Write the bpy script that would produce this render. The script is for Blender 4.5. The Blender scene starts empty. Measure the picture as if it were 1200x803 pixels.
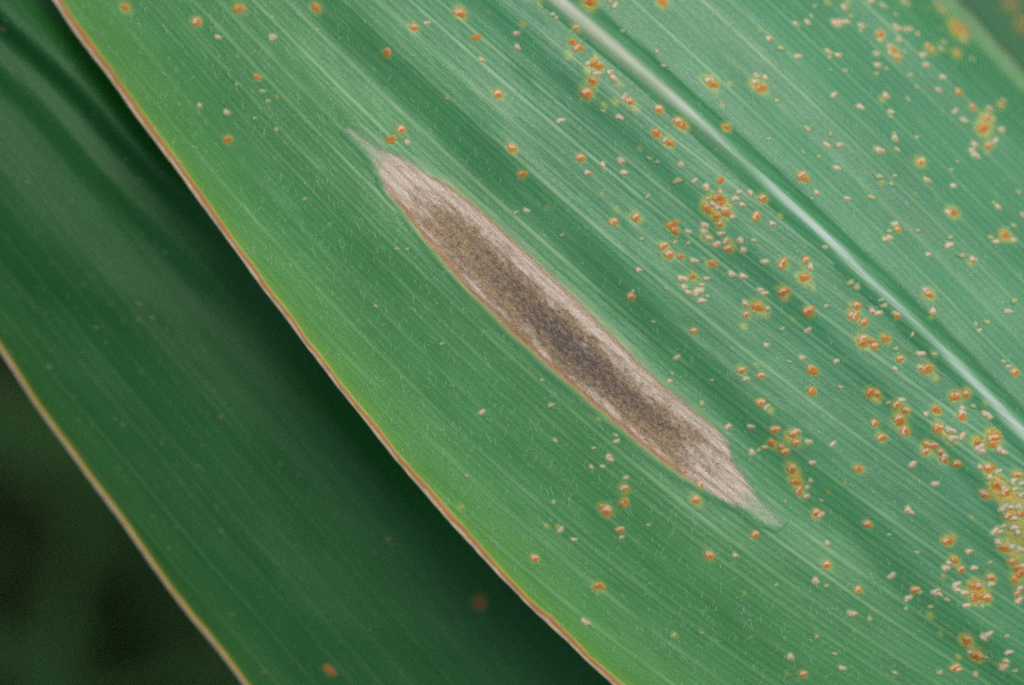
import bpy, math, random
import numpy as np
from mathutils import Matrix, Vector

SC = bpy.context.scene
COL = SC.collection
rng = np.random.default_rng(7)
random.seed(7)

# ------------------------------------------------------------------ frame of the close-up
# Everything is modelled in millimetre-true metres in the plane facing the lens; TILT leans
# that plane back so that world Z is up and the lens looks down on the leaf at 55 degrees.
PX = 0.000125            # one unit of leaf-plane measure (0.125 mm)
D = 0.417                # lens to leaf
TILT = Matrix.Rotation(math.radians(35), 4, 'X')

# ------------------------------------------------------------------ camera
cam = bpy.data.cameras.new('camera')
cam.lens = 100; cam.sensor_width = 36
cam.clip_start = 0.01; cam.clip_end = 200
cam.dof.use_dof = True
cam.dof.focus_distance = D + 0.0005
cam.dof.aperture_fstop = 5.6
co = bpy.data.objects.new('camera', cam); COL.objects.link(co)
co.matrix_world = TILT @ Matrix.Translation((0, 0, D))
SC.camera = co

# ------------------------------------------------------------------ daylight: bright overcast, soft sun from upper right
SUN_LOCAL = Vector((0.24, 0.58, 0.77)).normalized()
sd = (TILT.to_3x3() @ SUN_LOCAL).normalized()
w = bpy.data.worlds.new('World'); SC.world = w; w.use_nodes = True
wn = w.node_tree.nodes; wl = w.node_tree.links
bg = wn['Background']
sky = wn.new('ShaderNodeTexSky'); sky.sky_type = 'NISHITA'; sky.sun_disc = False
sky.sun_elevation = math.asin(sd.z); sky.sun_rotation = math.atan2(sd.x, sd.y)
sky.air_density = 1.0; sky.dust_density = 4.0; sky.ozone_density = 1.0
hs = wn.new('ShaderNodeHueSaturation'); hs.inputs['Saturation'].default_value = .95
wl.new(sky.outputs[0], hs.inputs['Color']); wl.new(hs.outputs[0], bg.inputs[0]); bg.inputs[1].default_value = 0.145
sun = bpy.data.lights.new('sun', 'SUN'); sun.energy = 1.05; sun.angle = math.radians(45); sun.color = (1.0, .97, .92)
so = bpy.data.objects.new('sun', sun); COL.objects.link(so)
so.rotation_euler = sd.to_track_quat('Z', 'Y').to_euler()
SC.view_settings.view_transform = 'Standard'; SC.view_settings.look = 'None'
SC.view_settings.exposure = 0.6; SC.view_settings.gamma = 1.0
SC.view_settings.use_curve_mapping = False
SC.render.engine = 'CYCLES'
SC.cycles.use_denoising = False
SC.cycles.max_bounces = 6
SC.cycles.pixel_filter_type = 'BLACKMAN_HARRIS'; SC.cycles.filter_width = 2.2

# ------------------------------------------------------------------ helpers
R2 = math.sqrt(.5)
def tc(px, py): return (px + py) * R2, (px - py) * R2
def pxy(t, c): return (t + c) * R2, (t - c) * R2
def place(px, py, h):
    """leaf-plane point (px,py) at height h (mm towards the lens) -> local xyz in metres"""
    h = h * .001
    k = 1 - h / D
    return np.stack([(px - 600) * PX * k, (401.5 - py) * PX * k, h + 0 * px], -1)

def sstep(a, b, x):
    x = np.clip((x - a) / (b - a), 0, 1); return x * x * (3 - 2 * x)
def gs(x, m, s): return np.exp(-((x - m) / s) ** 2)
def pol(px, py=None):
    a = np.array(px, float); t, c = tc(a[:, 0], a[:, 1]); o = np.argsort(t); return t[o], c[o]
def smooth_interp(t, ts, cs):
    """cubic Hermite through the points, straight beyond the ends"""
    m = np.gradient(cs, ts)
    i = np.clip(np.searchsorted(ts, t) - 1, 0, len(ts) - 2)
    hgap = ts[i + 1] - ts[i]; u = (t - ts[i]) / hgap
    uc = np.clip(u, 0, 1)
    v = ((2*uc**3 - 3*uc**2 + 1) * cs[i] + (uc**3 - 2*uc**2 + uc) * hgap * m[i]
         + (-2*uc**3 + 3*uc**2) * cs[i+1] + (uc**3 - uc**2) * hgap * m[i+1])
    v = v + np.where(u < 0, u * hgap * m[0], 0) + np.where(u > 1, (u - 1) * hgap * m[-1], 0)
    return v
class Noise1:
    def __init__(s, seed, n=4096): s.v = np.random.default_rng(seed).uniform(-1, 1, n); s.n = n
    def __call__(s, x):
        i = np.floor(x).astype(int); f = x - i; f = f * f * (3 - 2 * f)
        return s.v[i % s.n] * (1 - f) + s.v[(i + 1) % s.n] * f
N1, N2, N3, N4 = Noise1(1), Noise1(2), Noise1(3), Noise1(4)
class Noise2:
    def __init__(s, seed, n=256): s.v = np.random.default_rng(seed).uniform(-1, 1, (n, n)); s.n = n
    def __call__(s, x, y):
        i = np.floor(x).astype(int); j = np.floor(y).astype(int); f = x - i; g = y - j
        f = f*f*(3-2*f); g = g*g*(3-2*g); n = s.n; v = s.v
        return (v[i % n, j % n]*(1-f)*(1-g) + v[(i+1) % n, j % n]*f*(1-g)
                + v[i % n, (j+1) % n]*(1-f)*g + v[(i+1) % n, (j+1) % n]*f*g)
M1, M2, M3 = Noise2(11), Noise2(12), Noise2(13)

def mesh_np(name, verts, faces, attrs=None, smooth=True):
    me = bpy.data.meshes.new(name)
    verts = np.asarray(verts, np.float32).reshape(-1, 3); faces = np.asarray(faces, np.int32)
    k = faces.shape[1]; nf = len(faces)
    me.vertices.add(len(verts)); me.vertices.foreach_set('co', verts.ravel())
    me.loops.add(nf * k); me.loops.foreach_set('vertex_index', faces.ravel())
    me.polygons.add(nf)
    me.polygons.foreach_set('loop_start', np.arange(0, nf * k, k, dtype=np.int32))
    me.polygons.foreach_set('use_smooth', np.full(nf, smooth))
    for n, v in (attrs or {}).items():
        a = me.attributes.new(n, 'FLOAT', 'POINT'); a.data.foreach_set('value', np.asarray(v, np.float32).ravel())
    me.update(calc_edges=True); me.validate()
    return me
def grid_faces(a, b, base=0, closed=False):
    i, j = np.meshgrid(np.arange(a - 1), np.arange(b if closed else b - 1), indexing='ij')
    j2 = (j + 1) % b
    return np.stack([i*b+j, (i+1)*b+j, (i+1)*b+j2, i*b+j2], -1).reshape(-1, 4)[:, ::-1] + base

def link(name, me, mat=None, parent=None, **props):
    o = bpy.data.objects.new(name, me); COL.objects.link(o)
    if mat is not None and not me.materials: me.materials.append(mat)
    if parent is not None: o.parent = parent
    for k, v in props.items(): o[k] = v
    return o
def thing(name, label, cat, base, group=None):
    o = bpy.data.objects.new(name, None); COL.objects.link(o)
    o.empty_display_size = .01
    o.matrix_world = TILT @ Matrix.Translation(base)
    o['label'] = label; o['category'] = cat
    if group: o['group'] = group
    return o

# ------------------------------------------------------------------ node helpers
class NT:
    def __init__(s, name):
        s.mat = bpy.data.materials.new(name); s.mat.use_nodes = True
        s.t = s.mat.node_tree; s.n = s.t.nodes; s.l = s.t.links
        s.b = s.n['Principled BSDF']
    def _in(s, sock, v):
        if isinstance(v, bpy.types.NodeSocket): s.l.new(v, sock)
        elif isinstance(v, (tuple, list)): sock.default_value = tuple(v) + ((1,) if len(v) == 3 and sock.type == 'RGBA' else ())
        else: sock.default_value = v
    def attr(s, name):
        n = s.n.new('ShaderNodeAttribute'); n.attribute_name = name; return n.outputs['Fac']
    def math(s, op, a, b=0., c=None, clamp=False):
        n = s.n.new('ShaderNodeMath'); n.operation = op; n.use_clamp = clamp
        s._in(n.inputs[0], a); s._in(n.inputs[1], b)
        if c is not None: s._in(n.inputs[2], c)
        return n.outputs[0]
    def mix(s, f, a, b, mode='MIX'):
        n = s.n.new('ShaderNodeMix'); n.data_type = 'RGBA'; n.blend_type = mode; n.clamp_factor = True
        s._in(n.inputs[0], f); s._in(n.inputs[6], a); s._in(n.inputs[7], b); return n.outputs[2]
    def ramp(s, v, a, b, lo=0., hi=1.):
        n = s.n.new('ShaderNodeMapRange'); n.interpolation_type = 'SMOOTHSTEP'
        s._in(n.inputs[0], v); n.inputs[1].default_value = a; n.inputs[2].default_value = b
        n.inputs[3].default_value = lo; n.inputs[4].default_value = hi; return n.outputs[0]
    def xyz(s, x, y, z=0.):
        n = s.n.new('ShaderNodeCombineXYZ'); s._in(n.inputs[0], x); s._in(n.inputs[1], y); s._in(n.inputs[2], z); return n.outputs[0]
    def noise(s, vec, scale, detail=2., rough=.5, dist=0.):
        n = s.n.new('ShaderNodeTexNoise'); s._in(n.inputs['Vector'], vec)
        n.inputs['Scale'].default_value = scale; n.inputs['Detail'].default_value = detail
        n.inputs['Roughness'].default_value = rough; n.inputs['Distortion'].default_value = dist
        return n.outputs['Fac']
    def voro(s, vec, scale):
        n = s.n.new('ShaderNodeTexVoronoi'); s._in(n.inputs['Vector'], vec); n.inputs['Scale'].default_value = scale
        return n.outputs['Distance']
    def bump(s, h, strength, dist):
        n = s.n.new('ShaderNodeBump'); n.inputs['Strength'].default_value = strength; n.inputs['Distance'].default_value = dist
        s._in(n.inputs['Height'], h); s.l.new(n.outputs[0], s.b.inputs['Normal'])
    def set(s, **k):
        for a, v in k.items(): s._in(s.b.inputs[a.replace('_', ' ')], v)

# shared leaf-green: built from the leaf's own measures stored on the mesh
#   vc: which vein line, uc: how far along, edge: distance from margin, halo: rust chlorosis, les: lesion yellowing
def leaf_green(m, P):
    vc, uc, edge, halo, les = (m.attr(a) for a in ('vc', 'uc', 'edge', 'halo', 'les'))
    v_fine = m.xyz(m.math('MULTIPLY', vc, .30), m.math('MULTIPLY', uc, .0028))      # fine parallel veins
    v_mid = m.xyz(m.math('MULTIPLY', vc, .075), m.math('MULTIPLY', uc, .0018), 7.)
    v_big = m.xyz(m.math('MULTIPLY', vc, .012), m.math('MULTIPLY', uc, .006), 3.)
    v_cell = m.xyz(m.math('MULTIPLY', vc, .33), m.math('MULTIPLY', uc, .18), 1.)
    fine = m.noise(v_fine, 1., 2.); mid = m.noise(v_mid, 1., 3.); big = m.noise(v_big, 1., 3.); cell = m.noise(v_cell, 1., 3., .7)
    col = m.mix(m.ramp(big, .3, .7), P['dark'], P['mid'])
    col = m.mix(m.math('MULTIPLY', m.ramp(fine, .35, .72, 0, P.get('fine', .55)), m.ramp(edge, 120., 420., .45, 1.35)), col, P['light'])
    col = m.mix(m.math('MULTIPLY', m.ramp(fine, .48, .28, 0, P.get('fine', .55)), m.ramp(edge, 120., 420., .45, 1.35)), col, P['deep'])
    col = m.mix(m.ramp(mid, .5, .75, 0, .15), col, P['light'])
    col = m.mix(m.ramp(mid, .5, .3, 0, .15), col, P['deep'])
    col = m.mix(m.ramp(cell, .45, .8, 0, .35), col, P['light'])
    col = m.mix(m.ramp(cell, .5, .25, 0, .3), col, P['deep'])
    st = m.math('SINE', m.math('MULTIPLY', m.math('ADD', vc, m.math('MULTIPLY', mid, 3.)), 2 * math.pi / 7.6))
    col = m.mix(m.math('MULTIPLY', m.ramp(st, .2, 1., 0, P.get('stripe', .3)), m.ramp(edge, 60., 420., .4, 1.)), col, P['light'])
    col = m.mix(m.math('MULTIPLY', m.ramp(st, -.2, -1., 0, P.get('stripe', .38)), m.ramp(edge, 60., 420., .4, 1.)), col, P['deep'])
    fl = m.voro(m.xyz(m.math('MULTIPLY', uc, .085), m.math('MULTIPLY', vc, .13)), 1.)
    col = m.mix(m.math('MULTIPLY', m.ramp(fl, .2, .07), m.ramp(cell, .42, .62, 0, .6)), col, P.get('fleck', (.17, .31, .15)))
    gr = m.noise(m.xyz(m.math('MULTIPLY', uc, .55), m.math('MULTIPLY', vc, .62)), 1., 2., .7)
    col = m.mix(m.ramp(gr, .5, .8, 0, .5), col, P['light']); col = m.mix(m.ramp(gr, .5, .2, 0, .5), col, P['deep'])
    if 'sheen_tint' in P:
        col = m.mix(m.ramp(edge, 110., 480., .0, 1.), col, m.mix(1., col, P['sheen_tint'], 'MULTIPLY'))  # bluish sky sheen put into the colour, growing away from the left margin
    wob = m.math('MULTIPLY', m.math('SUBTRACT', big, .5), P.get('edgewob', 60.))
    e = m.math('ADD', edge, wob)
    col = m.mix(m.ramp(e, P['e2'], 10., 0, P.get('eamt', .55)), col, P['yellow'])
    col = m.mix(m.ramp(edge, P['e1'], 1., 0, .9), col, P['lime'])
    hn = m.math('MULTIPLY', halo, m.math('ADD', .12, m.math('MULTIPLY', cell, 1.65)), clamp=True)
    col = m.mix(m.ramp(hn, .04, .55, 0, .75), col, P.get('h1', (.19, .26, .05)))
    col = m.mix(m.ramp(hn, .34, .95, 0, .95), col, P['h2'] if 'h2' in P else m.mix(m.ramp(gr, .3, .7), (.36, .15, .014), (.46, .27, .035)))
    ln = m.math('MULTIPLY', les, m.math('ADD', .4, fine), clamp=True)
    col = m.mix(m.ramp(ln, .1, .9, 0, .62), col, (.22, .29, .075))
    return col, dict(fine=fine, mid=mid, big=big, cell=cell, uc=uc, vc=vc)

FRONT = dict(dark=(.030, .130, .030), mid=(.043, .168, .041), light=(.057, .192, .052), deep=(.023, .106, .023),
             sheen_tint=(.96, 1.0, 1.62), trans=(.026, .22, .006), yellow=(.085, .235, .030), lime=(.15, .26, .022), e2=95., e1=24., eamt=.5, fine=.13)
REAR = dict(dark=(.007, .050, .010), mid=(.010, .062, .013), light=(.018, .085, .022), deep=(.006, .040, .007),  # leaf green darkened: part of the rear leaf's shade sits in the colour
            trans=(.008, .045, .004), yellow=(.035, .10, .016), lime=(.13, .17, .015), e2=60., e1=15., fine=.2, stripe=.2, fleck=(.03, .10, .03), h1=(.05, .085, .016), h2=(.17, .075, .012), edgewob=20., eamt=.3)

def blade_material(name, P, rough=.42, spec=.48):
    m = NT(name); col, a = leaf_green(m, P)
    m.set(Base_Color=col, Roughness=m.ramp(a['cell'], .3, .7, rough + .08, rough - .04))
    m.b.inputs['IOR'].default_value = 1.45; m.b.inputs['Specular IOR Level'].default_value = spec
    h = m.math('ADD', m.math('MULTIPLY', a['fine'], 1.), m.math('MULTIPLY', a['cell'], .8))
    m.bump(h, .55, .00012)
    tr = m.n.new('ShaderNodeBsdfTranslucent'); m._in(tr.inputs['Color'], P['trans'])
    ad = m.n.new('ShaderNodeAddShader'); out = m.n['Material Output']
    m.l.new(m.b.outputs[0], ad.inputs[0]); m.l.new(tr.outputs[0], ad.inputs[1]); m.l.new(ad.outputs[0], out.inputs['Surface'])
    return m.mat
def vein_material(name, P, amt=.5):
    m = NT(name); col, a = leaf_green(m, P)
    dash = m.noise(m.xyz(m.math('MULTIPLY', a['vc'], .05), m.math('MULTIPLY', a['uc'], .02), 5.), 1., 3.)
    f = m.math('MULTIPLY', m.attr('m'), m.ramp(dash, .3, .75, .25, 1.))
    m.set(Base_Color=m.mix(m.math('MULTIPLY', f, amt), col, P.get('vein', (.11, .29, .055))), Roughness=P.get('vrough', .42), Specular_IOR_Level=P.get('vspec', .55))
    return m.mat
def midrib_material(name, P):
    m = NT(name); col, a = leaf_green(m, P)
    f = m.attr('m')
    fn = m.math('ADD', f, m.math('MULTIPLY', m.math('SUBTRACT', a['fine'], .5), .5))
    fib = m.noise(m.xyz(m.math('MULTIPLY', a['uc'], .012), m.math('MULTIPLY', m.attr('cc'), .55)), 1., 4., .6)
    fn = m.math('ADD', fn, m.math('MULTIPLY', m.math('SUBTRACT', fib, .5), .7))
    col = m.mix(m.ramp(fn, .05, .6, 0, .5), col, (.17, .32, .17))
    col = m.mix(m.ramp(fn, .38, 1.05, 0, .95), col, m.mix(fib, (.28, .36, .29), (.41, .48, .41)))
    col = m.mix(m.math('MULTIPLY', m.attr('warm'), .55), col, (.40, .37, .26))
    m.set(Base_Color=col, Roughness=.75, Specular_IOR_Level=.15)
    m.bump(a['fine'], .35, .00012)
    return m.mat
def margin_material(name, P, pale, brown):
    m = NT(name); col, a = leaf_green(m, P)
    q = m.attr('m')     # 0 at the outer edge .. 1 at the blade
    n = m.noise(m.xyz(m.math('MULTIPLY', a['uc'], .05), m.math('MULTIPLY', q, 1.5)), 1., 4., .65)
    n2 = m.noise(m.xyz(m.math('MULTIPLY', a['uc'], .009), 2.), 1., 3., .6)
    wide = m.math('MULTIPLY', m.math('SUBTRACT', n2, .5), .7)
    qq = m.math('ADD', m.math('ADD', q, wide), m.math('MULTIPLY', m.math('SUBTRACT', n, .5), .35))
    pb = m.mix(m.ramp(n, .35, .65), pale, tuple(x * .72 for x in pale))
    c1 = m.mix(m.ramp(qq, .28, .46), pb, m.mix(m.ramp(n2, .35, .65), brown, tuple(min(1, x * 1.25) for x in brown)))
    c2 = m.mix(m.ramp(qq, .64, .98), c1, col)
    c2 = m.mix(m.ramp(q, .9, 1.), c2, col)
    m.set(Base_Color=c2, Roughness=.5)
    m.bump(n, .4, .0002)
    return m.mat

# ------------------------------------------------------------------ FRONT LEAF: shape
LT, LC = pol([(-60, -190), (-5, -92), (57, 0), (80, 32), (107, 65), (133, 98), (157, 133), (200, 189), (240, 246), (257, 268), (290, 318), (327, 365),
              (363, 411), (400, 460), (420, 487), (440, 515), (458, 536), (520, 606), (580, 669), (600, 688), (640, 727), (680, 768), (720, 803), (820, 898), (960, 1020)])
_pl = np.polyfit(LT / 1000, LC, 5)
def cL(t): return np.polyval(_pl, np.clip(t, -250, 1750) / 1000) * (t < 1400) + (t >= 1400) * (np.polyval(_pl, 1.4) - .1 * (t - 1400)) + N1(t * .02) * .9 + N2(t * .09) * .35
def cR(t): return 797 + 4 * N1(t * .01) - .00002 * (t - 900) ** 2
MT, MC = pol([(560, -85), (652, 2), (707, 40), (740, 68), (803, 126), (855, 172), (893, 206), (947, 257), (1000, 310), (1095, 401), (1200, 509), (1330, 645)])
_pm = np.polyfit(MT / 1000, MC, 3)
def cM(t): return np.polyval(_pm, np.clip(t, 300, 1500) / 1000)
FT, FC = pol([(600, -80), (683, 2), (800, 103), (875, 164), (938, 229), (1015, 297), (1087, 369), (1120, 403), (1200, 487), (1330, 620)])
_pf = np.polyfit(FT / 1000, FC, 3)
def cF(t): return np.polyval(_pf, np.clip(t, 300, 1500) / 1000)

# direction of the side veins, measured on the leaf, as a smooth field
_s = np.array([(670,200,.9),(660,340,.87),(780,190,.77),(840,430,.72),(900,440,.75),(960,660,.75),(860,600,.77),(1125,575,.73),(1100,610,.72),(1090,740,.66),
    (1050,770,.62),(830,720,.71),(920,735,.73),(970,700,.74),(820,770,.71),(640,620,.84),(730,590,.8),(680,600,.83),(720,720,.80),(530,470,.96),(480,460,.95),
    (430,360,1.1),(460,330,1.07),(320,230,1.06),(360,220,1.04),(930,350,.79),(1025,435,.74),(1040,500,.76),(550,100,.93),(520,150,.92),(640,200,.86),(200,60,1.12)])
def _basis(x, y):
    x = (np.clip(x, -80, 1320) - 600) / 600; y = (np.clip(y, -80, 880) - 400) / 400
    return np.stack([np.ones_like(x), x, y, x*x, x*y, y*y], -1)
_k = np.linalg.lstsq(_basis(_s[:, 0], _s[:, 1]), np.arctan(_s[:, 2]), rcond=None)[0]
def vslope(x, y): return np.tan(np.clip(_basis(x, y) @ _k, math.radians(26), math.radians(56)))
def trace_to(x, y, x1, n=36):
    x = np.array(x, float); y = np.array(y, float); dx = (x1 - x) / n
    for _ in range(n):
        k1 = vslope(x, y); k2 = vslope(x + dx/2, y + k1*dx/2); y = y + k2 * dx; x = x + dx
    return y
def vein_coord(t, c):
    px, py = pxy(t, c)
    left = trace_to(px, py, 700.) * .72
    right = 1000. + (c - cF(t)) + .01 * t
    return np.where(c > cF(t), right, left)

def front_h(t, c, vc=None):
    m = cM(t); f = cF(t); l = cL(t)
    h = -14 * (np.clip(880 - t, 0, 900) / 800) ** 2
    h = h - 29 * (np.maximum(0, c - 450) / 360) ** 1.8
    h = h - 3.0 * (np.clip(t - 1150, 0, 700) / 300) ** 2 - 20 * (np.maximum(0, c - 715) / 85) ** 2
    # pleats running along the blade: h climbs with c where the blade looks dark
    wv = 9 * N3(t * .006)
    def climb(c0, wd, amp): return amp * sstep(c0 - wd, c0 + wd, c + wv)
    h = h + climb(272, 26, 1.15) - climb(330, 45, 1.0) + climb(402, 12, .42) - climb(440, 26, .75) + climb(85, 65, 1.6) - climb(175, 70, .5) - climb(225, 30, .45)
    h = h + (climb(575, 14, .62) - climb(545, 20, .3)) + climb(715, 34, 2.3) * sstep(1120, 900, t) - climb(640, 40, 1.1)
    # channel of the midrib and the fold beside it
    mid = .5 * (m + f) + 2
    h = h + .10 * gs(c, m, 10) - .42 * sstep(m + 1, f - 1, c) + .28 * sstep(f - 3, f + 6, c) - .55 * sstep(f + 9, f + 55, c)
    # margin rolls down
    d = c - l
    h = h - 1.3 * np.exp(-d / 26) - .8 * np.exp(-np.maximum(cR(t) - c, 0) / 20)
    h = h + .30 * M1(t * .008, c * .016) + .10 * M2(t * .02, c * .05) + .03 * M3(t * .06, c * .14)
    if vc is not None:
        h = h + .009 * np.sin((vc + 2.5 * N2(vc * .03)) * 2 * np.pi / 7.6) + .006 * N4(vc * .16) + .010 * N2(vc * .08)
    return h

LONG0, LONG1 = np.arange(-1300, -232, 30.), np.arange(1760, 3000, 30.)
def longer(v): return np.concatenate([LONG0, v, LONG1])
# ------------------------------------------------------------------ lesion outline
UT, UC = pol([(404, 149), (417, 151), (442, 171), (472, 184), (503, 206), (525, 216), (550, 236), (583, 264), (600, 280), (633, 311), (670, 345), (700, 375), (725, 400), (758, 435),
              (800, 471), (822, 488), (843, 508), (854, 520), (858, 541), (880, 569), (890, 584), (915, 606), (919, 617)])
DT, DC = pol([(402, 151), (415, 164), (430, 179), (445, 206), (453, 224), (468, 241), (488, 267), (503, 286), (527, 315), (550, 341), (575, 365), (600, 391), (617, 405), (642, 429),
              (672, 454), (707, 485), (742, 514), (767, 534), (800, 559), (822, 571), (847, 586), (870, 596), (893, 614), (918, 618)])
def _soft(ts, cs):
    q = np.arange(ts[0], ts[-1] + .5, 1.); v = np.interp(q, ts, cs); k = np.hanning(23); k /= k.sum()
    return q, np.convolve(np.pad(v, 11, mode='edge'), k, 'valid')
UT, UC = _soft(UT, UC); DT, DC = _soft(DT, DC)
def lesion_sd(t, c):
    """positive inside, in leaf-plane units"""
    u = np.interp(t, UT, UC); d = np.interp(t, DT, DC)
    s = np.minimum(u - c, c - d)
    return np.where((t < 391) | (t > 1087), -60, s)

# ------------------------------------------------------------------ rust spots: tile origin, then x y r kind (x, y at six or three times size)
SPOTS = []
def spots(ox, oy, k, txt):
    for q in txt.split(';'):
        q = q.split()
        if q: SPOTS.append((ox + float(q[0]) / k, oy + float(q[1]) / k, float(q[2]), q[3]))
# o open orange, b orange with pale flap, p pale blister, f faint fleck, s stain only
spots(0, 0, 3, "440 25 5 o;690 75 6 b;840 30 6 o;765 130 4 p;957 130 5 p;905 270 3.5 o;920 320 4 f;832 295 3 f;940 355 3.4 f;975 340 3 s;700 370 3.5 p;795 395 4.5 p;800 490 5.5 o;895 415 3 f;970 455 3.5 f;1110 25 6 o;955 60 3 f;1115 105 3 f;1070 700 3 f")
spots(400, 0, 3, "415 45 6 b;255 95 4.5 b;300 80 4 p;160 185 5.5 o;475 130 5 o;492 210 4 p;370 340 4 s;372 346 3 f;550 330 5.5 b;600 520 5 b;210 455 5 b;175 490 6 o;232 500 4 p;515 40 3 s;635 85 3 s")
spots(400, 268, 3, "195 70 3.2 f;230 72 2.4 f;120 272 3.2 f;495 645 4 p;352 405 3 f")
spots(400, 536, 3, "440 65 3 f;745 158 3.4 f;720 240 4 s;770 255 4 p;765 245 5 s;818 290 3 p;680 355 5 b;905 455 5.6 o;855 578 5 p;862 584 4 p;1170 625 4 f;1172 625 5 s;932 188 6.5 b;920 178 4 o;995 110 5 b;995 160 5 o;980 255 4.4 b;985 282 3.2 p;945 8 4 p;918 33 3 p;878 35 3 p;1000 72 3 p;1080 238 3 f;420 175 6 s")
spots(600, 0, 6, "190 10 5 s;285 100 4.5 f;310 125 3.4 f;30 235 4 p;35 330 4.2 p;75 170 4 s;450 195 4.5 b;425 295 5 o;465 335 5 b;400 390 7 s;540 445 5 p;575 450 4.6 o;612 465 5 o;590 405 5 s;530 500 6 s;600 515 5 p;570 572 5.2 o;525 652 6.5 b;690 505 4 p;715 545 4.6 p;755 590 5 s;790 680 5.4 p;825 712 5.2 b;730 715 6 s;870 760 6 s;1035 765 5.2 b;545 15 7 o;725 35 4.5 p;690 10 4 f;1060 10 6 o;1040 20 6 s;780 215 3.5 f;1020 360 2.6 p;1065 460 3.5 f;650 740 5 s;640 780 3.5 f")
spots(600, 134, 6, "5 245 5 b;70 422 4.2 o;100 675 3.8 p;25 690 3.2 f;255 655 3.2 s;340 42 4.6 p;755 20 4.8 p;1015 130 5.8 o;1080 182 4.2 p;1105 200 4.6 o;1170 50 5.6 b;480 305 5 b;637 355 4.2 p;530 410 4 p;765 325 5.4 p;785 408 4.2 p;632 555 3.4 s;900 240 4 s;965 310 4 f;1022 335 3.4 f;955 575 3.8 f;735 665 4 s;870 725 5.6 b;715 755 5 b;1130 775 5.6 o;1165 465 6 f;1190 350 4 p")
spots(600, 268, 6, "1145 20 5.4 o;1065 120 5.4 b;1105 180 5.6 b;915 70 3.6 f;890 290 4 p;835 478 4.4 b;1145 95 3.6 f;1190 350 5 p;1090 420 3.2 f;995 655 2.8 f;850 440 2.4 p;350 45 3 f;1190 195 4 o")
spots(600, 402, 6, "1160 102 4 p;1110 268 3.4 p;1125 215 3 f;275 438 4.2 f;300 685 4 f;730 650 3.4 f;735 692 3.4 p;575 740 3.2 f;680 800 4 p;210 260 2.8 f;610 535 3 s")
spots(800, 0, 6, "185 560 5.4 p;215 590 6 o;160 555 6 s;555 620 6.5 o;510 575 5.5 p;490 590 6 s;520 530 4 p;580 545 4.6 p;665 705 4.4 f;330 590 4 s;610 270 5 p;690 335 4.6 f;812 395 4.8 p;795 165 4.2 p;880 155 4.4 p;905 110 4 f;930 40 3.6 f;1020 10 5 s;1080 165 7 p;1110 150 5 p;1155 150 4.4 p;1135 50 4.8 p;1025 360 5 p;1035 400 5 f;1095 385 5 p;1040 490 3 f;1145 495 4.6 f;1065 665 4.6 p;550 205 3.5 s;280 735 4 s;1185 110 4 f;1165 10 5 s")
spots(800, 134, 6, "5 80 5 o;310 90 4.6 o;270 465 4.4 o;85 465 4 p;165 510 5 p;265 545 3.6 p;180 590 3.4 p;255 590 6 o;215 630 4.4 p;175 665 5 o;250 655 5 p;270 625 4.6 o;295 665 4.4 p;310 695 5.4 o;240 720 4.6 o;265 770 4.4 b;350 720 3.8 p;155 780 5.4 p;200 600 9 s;300 640 10 s;160 650 8 s;240 690 10 s;475 550 4.2 p;565 590 5 b;400 545 3.8 p;370 590 4.4 p;420 635 4.2 p;520 715 5.2 b;632 768 4.2 p;840 430 6 b;865 455 4.4 o;945 550 4 p;910 590 3 f;1040 135 4.2 f;1015 215 5 p;1105 215 4.6 p;960 295 3.4 f;850 265 3 f;1085 375 5 p;1160 590 4.4 p;880 100 6 f;690 710 4 s;610 170 3.4 f")
spots(800, 268, 6, "150 20 4.6 p;185 65 4.4 p;240 110 5.2 p;270 35 4.6 p;305 85 5 p;320 140 5.2 b;405 80 4.6 p;425 150 4.2 p;500 80 4 f;40 20 4 p;40 100 3.6 f;160 60 8 s;340 100 7 s;80 225 4.6 p;215 245 5.4 o;175 250 5 s;345 320 4.8 p;425 335 4.8 p;75 335 4.2 o;168 350 3.8 p;8 350 5 p;10 410 4.2 p;42 448 4.4 p;110 440 6.2 p;135 395 3.6 p;135 505 4.8 p;175 475 3.6 f;580 232 4.4 p;705 245 5.4 b;870 220 4.8 b;900 268 4.6 p;858 345 6 o;845 340 3.6 p;545 430 4.2 p;575 455 4.6 p;705 445 6.5 b;725 435 5 o;715 490 5 s;440 525 4.4 p;527 550 6.4 o;598 560 3.8 p;445 605 4.6 b;430 690 6 s;590 600 5 s;885 580 6.8 b;1010 545 4.2 f;880 715 4.4 p;700 705 3.4 f;78 720 4.2 b;1005 128 4.6 f;1180 380 5 f;1190 610 5 b;1195 540 4 s;925 415 4 s;780 640 4 s")
spots(800, 402, 6, "590 15 4 p;840 105 4.4 p;915 195 6.4 o;910 338 5.2 o;1080 128 3.8 p;1110 310 3.6 f;415 192 4.8 b;445 252 4.4 p;550 230 5 b;520 150 3.6 s;550 420 5 b;592 450 3.8 p;620 470 6 s;320 590 4.6 p;480 588 4.2 p;650 610 5 b;775 640 5.2 b;800 622 4.6 p;800 700 5.2 b;885 695 4.6 p;622 705 4.6 o;580 735 3.8 p;535 755 3.6 f;487 770 4.2 p;695 735 4.4 b;720 765 4.6 b;1058 710 4 p;205 262 2.8 f;135 425 4.4 f;750 130 3 f;650 720 6 s;740 670 6 s")
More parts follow.
